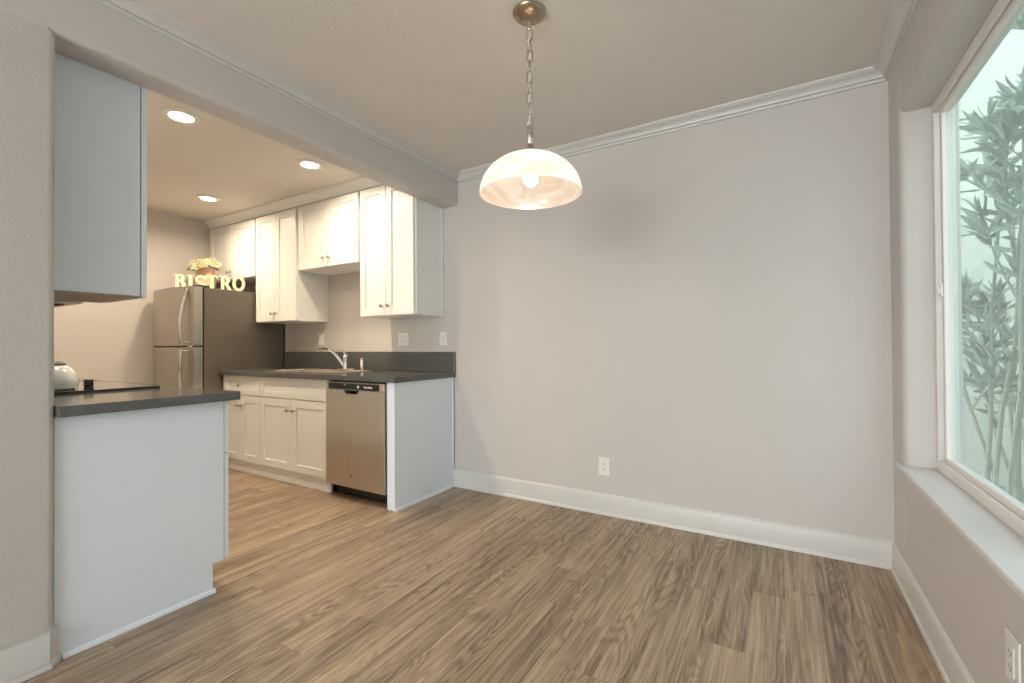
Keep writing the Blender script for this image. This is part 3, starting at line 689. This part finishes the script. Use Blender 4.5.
# ------------------------------------------------------------------ recessed downlights
def downlight(x, y, label):
    t = thing('recessed_light', (x, y, CZ), label, 'ceiling light', 'recessed kitchen downlights')
    MB().lathe([(.058, -.001), (.092, -.001), (.094, -.004), (.090, -.008), (.064, -.011), (.058, -.006), (.058, -.001)], (x, y, CZ), 40).build('trim_ring', m_white, t, smooth=True)
    MB().lathe([(.0575, -.002), (.057, -.0055), (.04, -.008), (0, -.009)], (x, y, CZ), 32).build('lens', m_lens, t, smooth=True)
    return t
DLS = [(-2.935, 1.268), (-2.925, 2.085), (-4.345, 2.085), (-4.345, 1.268)]
downlight(*DLS[0], 'recessed downlight nearest the beam, largest and leftmost of the three')
downlight(*DLS[1], 'recessed downlight closest to the wall cabinets above the sink')
downlight(*DLS[2], 'recessed downlight farthest away, above the fridge')
downlight(*DLS[3], 'recessed downlight hidden behind the near wall cabinet')
for i, (x, y) in enumerate(DLS):
    lamp('downlight_beam', 'AREA', (x, y, CZ-.012), 8.0, (1, .83, .58), shape='DISK', size=.13, spread=math.radians(160))

# ------------------------------------------------------------------ pendant lamp
LX, LY = -.852, 1.592
pd = thing('pendant_lamp', (LX, LY, 1.68), 'pendant lamp with alabaster glass dome shade hanging from ceiling chain', 'pendant lamp')
MB().lathe([(0, CZ-.036), (.010, CZ-.036), (.014, CZ-.031), (.034, CZ-.028), (.052, CZ-.020), (.064, CZ-.009), (.067, CZ-.003), (.067, CZ-.0008), (0, CZ-.0008)], (LX, LY, 0), 40).build('canopy', m_bronze, pd, smooth=True)
b = MB(); b.lathe([(0, CZ-.072), (.006, CZ-.072), (.0085, CZ-.066), (.0085, CZ-.038), (0, CZ-.036)], (LX, LY, 0), 16); b.build('canopy_loop', m_nickel, pd, smooth=True)
zc, zend, k_ = CZ-.070, 1.958, 0; nl = 9; pitch = (zc-zend)/nl
for k_ in range(nl):
    b = MB(); a_ = math.radians(35+25*math.sin(k_*1.7))+(math.pi/2)*(k_ % 2); pts = []; hl = pitch/2+.0035-.010
    for i in range(24):
        a = 2*math.pi*i/24; lx = .0115*math.cos(a); lz = .010*math.sin(a)+(hl if math.sin(a) > 0 else -hl)
        pts.append((LX+lx*math.cos(a_), LY+lx*math.sin(a_), zc-pitch*(k_+.5)+lz))
    b.tube(pts, .0026, 7, closed=True); b.build('chain_link', m_nickel, pd, smooth=True)
# supply cord threaded through the chain
pts = [(LX+.004*math.sin(i*1.3), LY+.004*math.cos(i*1.3), CZ-.07-(CZ-.07-1.955)*i/24) for i in range(25)]
MB().tube(pts, .0018, 6).build('cord', m_white, pd, smooth=True)
MB().lathe([(0, 1.955), (.009, 1.955), (.012, 1.948), (.0125, 1.884), (.010, 1.880), (0, 1.880)], (LX, LY, 0), 20).build('sleeve', m_handle, pd, smooth=True)
MB().lathe([(0, 1.880), (.010, 1.880), (.014, 1.870), (.024, 1.853), (.030, 1.844), (.030, 1.834), (0, 1.834)], (LX, LY, 0), 28).build('socket_cup', m_nickel, pd, smooth=True)
R0, Z0, Z1 = .202, 1.681, 1.836
prof = []
for i in range(19):
    a = math.pi/2*i/18; prof.append((max(.006, R0*math.cos(a)**.93), Z0+(Z1-Z0)*math.sin(a)))
prof_in = [(max(.004, q[0]-.004), q[1]-.004*(1 if i > 0 else 0)) for i, q in enumerate(prof)]
MB().lathe([(R0-.004, Z0)]+prof+[(0.0, Z1)], (LX, LY, 0), 72).build('lamp_shade', m_shade, pd, smooth=True)
MB().lathe([(0, -.031), (.011, -.029), (.021, -.022), (.029, -.010), (.031, .002), (.028, .016), (.019, .034), (.014, .05), (.013, .06), (0, .06)], (LX, LY, 1.742), 28).build('bulb', m_bulb, pd, smooth=True)
lamp('pendant_glow', 'POINT', (LX, LY, 1.742), 7, (1, .84, .69), shadow_soft_size=.036)

# ------------------------------------------------------------------ outside the window
g0 = MB().box(XO+.002, 4.2, -4, 6.6, -.25, -.10).build('ground_outside', m_soil); struct(g0)
e1 = MB().box(XO+.002, 4.2, 5.3, 5.45, -.10, 5.4).build('wall_garden_end', m_stucco); struct(e1)
e2 = MB().box(2.3, 2.42, -4, 5.299, -.10, 4.2).build('wall_garden_side', m_stucco); struct(e2)
def shrub(x, y, h, seed, label, nst=5, spread=.42):
    R_ = random.Random(seed); t = thing('leafy_shrub', (x, y, -.10), label, 'shrub', 'slender-leaved shrubs outside the window')
    bs, lv = MB(), bmesh.new()
    def leaf(p, d, L_):
        d = d.normalized(); s_ = d.cross(Vector((R_.uniform(-1, 1), R_.uniform(-1, 1), R_.uniform(-1, 1)))).normalized(); nn = d.cross(s_)
        w_ = L_*.095; P = [p, p+d*L_*.28+s_*w_+nn*L_*.02, p+d*L_*.65+s_*w_*.85+nn*L_*.0, p+d*L_-nn*L_*.10, p+d*L_*.65-s_*w_*.85, p+d*L_*.28-s_*w_+nn*L_*.02]
        mid_ = [p+d*L_*.28-nn*L_*.0, p+d*L_*.65-nn*L_*.035]
        v = [lv.verts.new(q) for q in P]; mm = [lv.verts.new(q) for q in mid_]
        lv.faces.new((v[0], v[1], mm[0])); lv.faces.new((v[0], mm[0], v[5])); lv.faces.new((v[1], v[2], mm[1], mm[0])); lv.faces.new((mm[0], mm[1], v[4], v[5])); lv.faces.new((v[2], v[3], mm[1])); lv.faces.new((mm[1], v[3], v[4]))
    def branch(p, d, L_, rad, depth):
        pts = [p.copy()]; n = 6
        for i in range(n):
            d = (d+Vector((R_.uniform(-.16, .16), R_.uniform(-.16, .16), R_.uniform(-.06, .10)))).normalized(); p = p+d*L_/n; pts.append(p.copy())
            if depth < 2 and i >= 1 and R_.random() < (.7 if depth == 0 else .3):
                dd = (d+Vector((R_.uniform(-1, 1), R_.uniform(-1, 1), R_.uniform(.1, .8)))*.9).normalized(); branch(p, dd, L_*R_.uniform(.16, .26), rad*.55, depth+1)
            if depth >= 1 or i > 2:
                for q in range(2):
                    dd = (d*.7+Vector((R_.uniform(-1, 1), R_.uniform(-1, 1), R_.uniform(-.6, .6)))).normalized(); leaf(p, dd, R_.uniform(.11, .19))
        for q in range(6):
            dd = (d*.8+Vector((R_.uniform(-1, 1), R_.uniform(-1, 1), R_.uniform(-.7, .5)))*.9).normalized(); leaf(p, dd, R_.uniform(.12, .20))
        bs.tube(pts, [rad*(1-.6*i/n) for i in range(n+1)], 6)
    for i in range(nst):
        a = R_.uniform(0, 6.28); d = Vector((math.cos(a)*spread, math.sin(a)*spread, 1)).normalized()
        branch(Vector((x+math.cos(a)*.05, y+math.sin(a)*.05, -.10)), d, h*R_.uniform(.6, 1), .014, 0)
    bs.build('stems', m_bark, t, smooth=True)
    q = MB(); q.add(lv); q.build('leaves', m_leaf, t)
shrub(1.14, 3.85, 2.9, 11, 'tall slender-leaved shrub nearest the window, its top reaching the upper glass', 7, .11)
shrub(1.42, 4.35, 2.2, 9, 'slender-leaved shrub deeper in the garden, between the nearest shrub and the pale end wall', 5, .04)
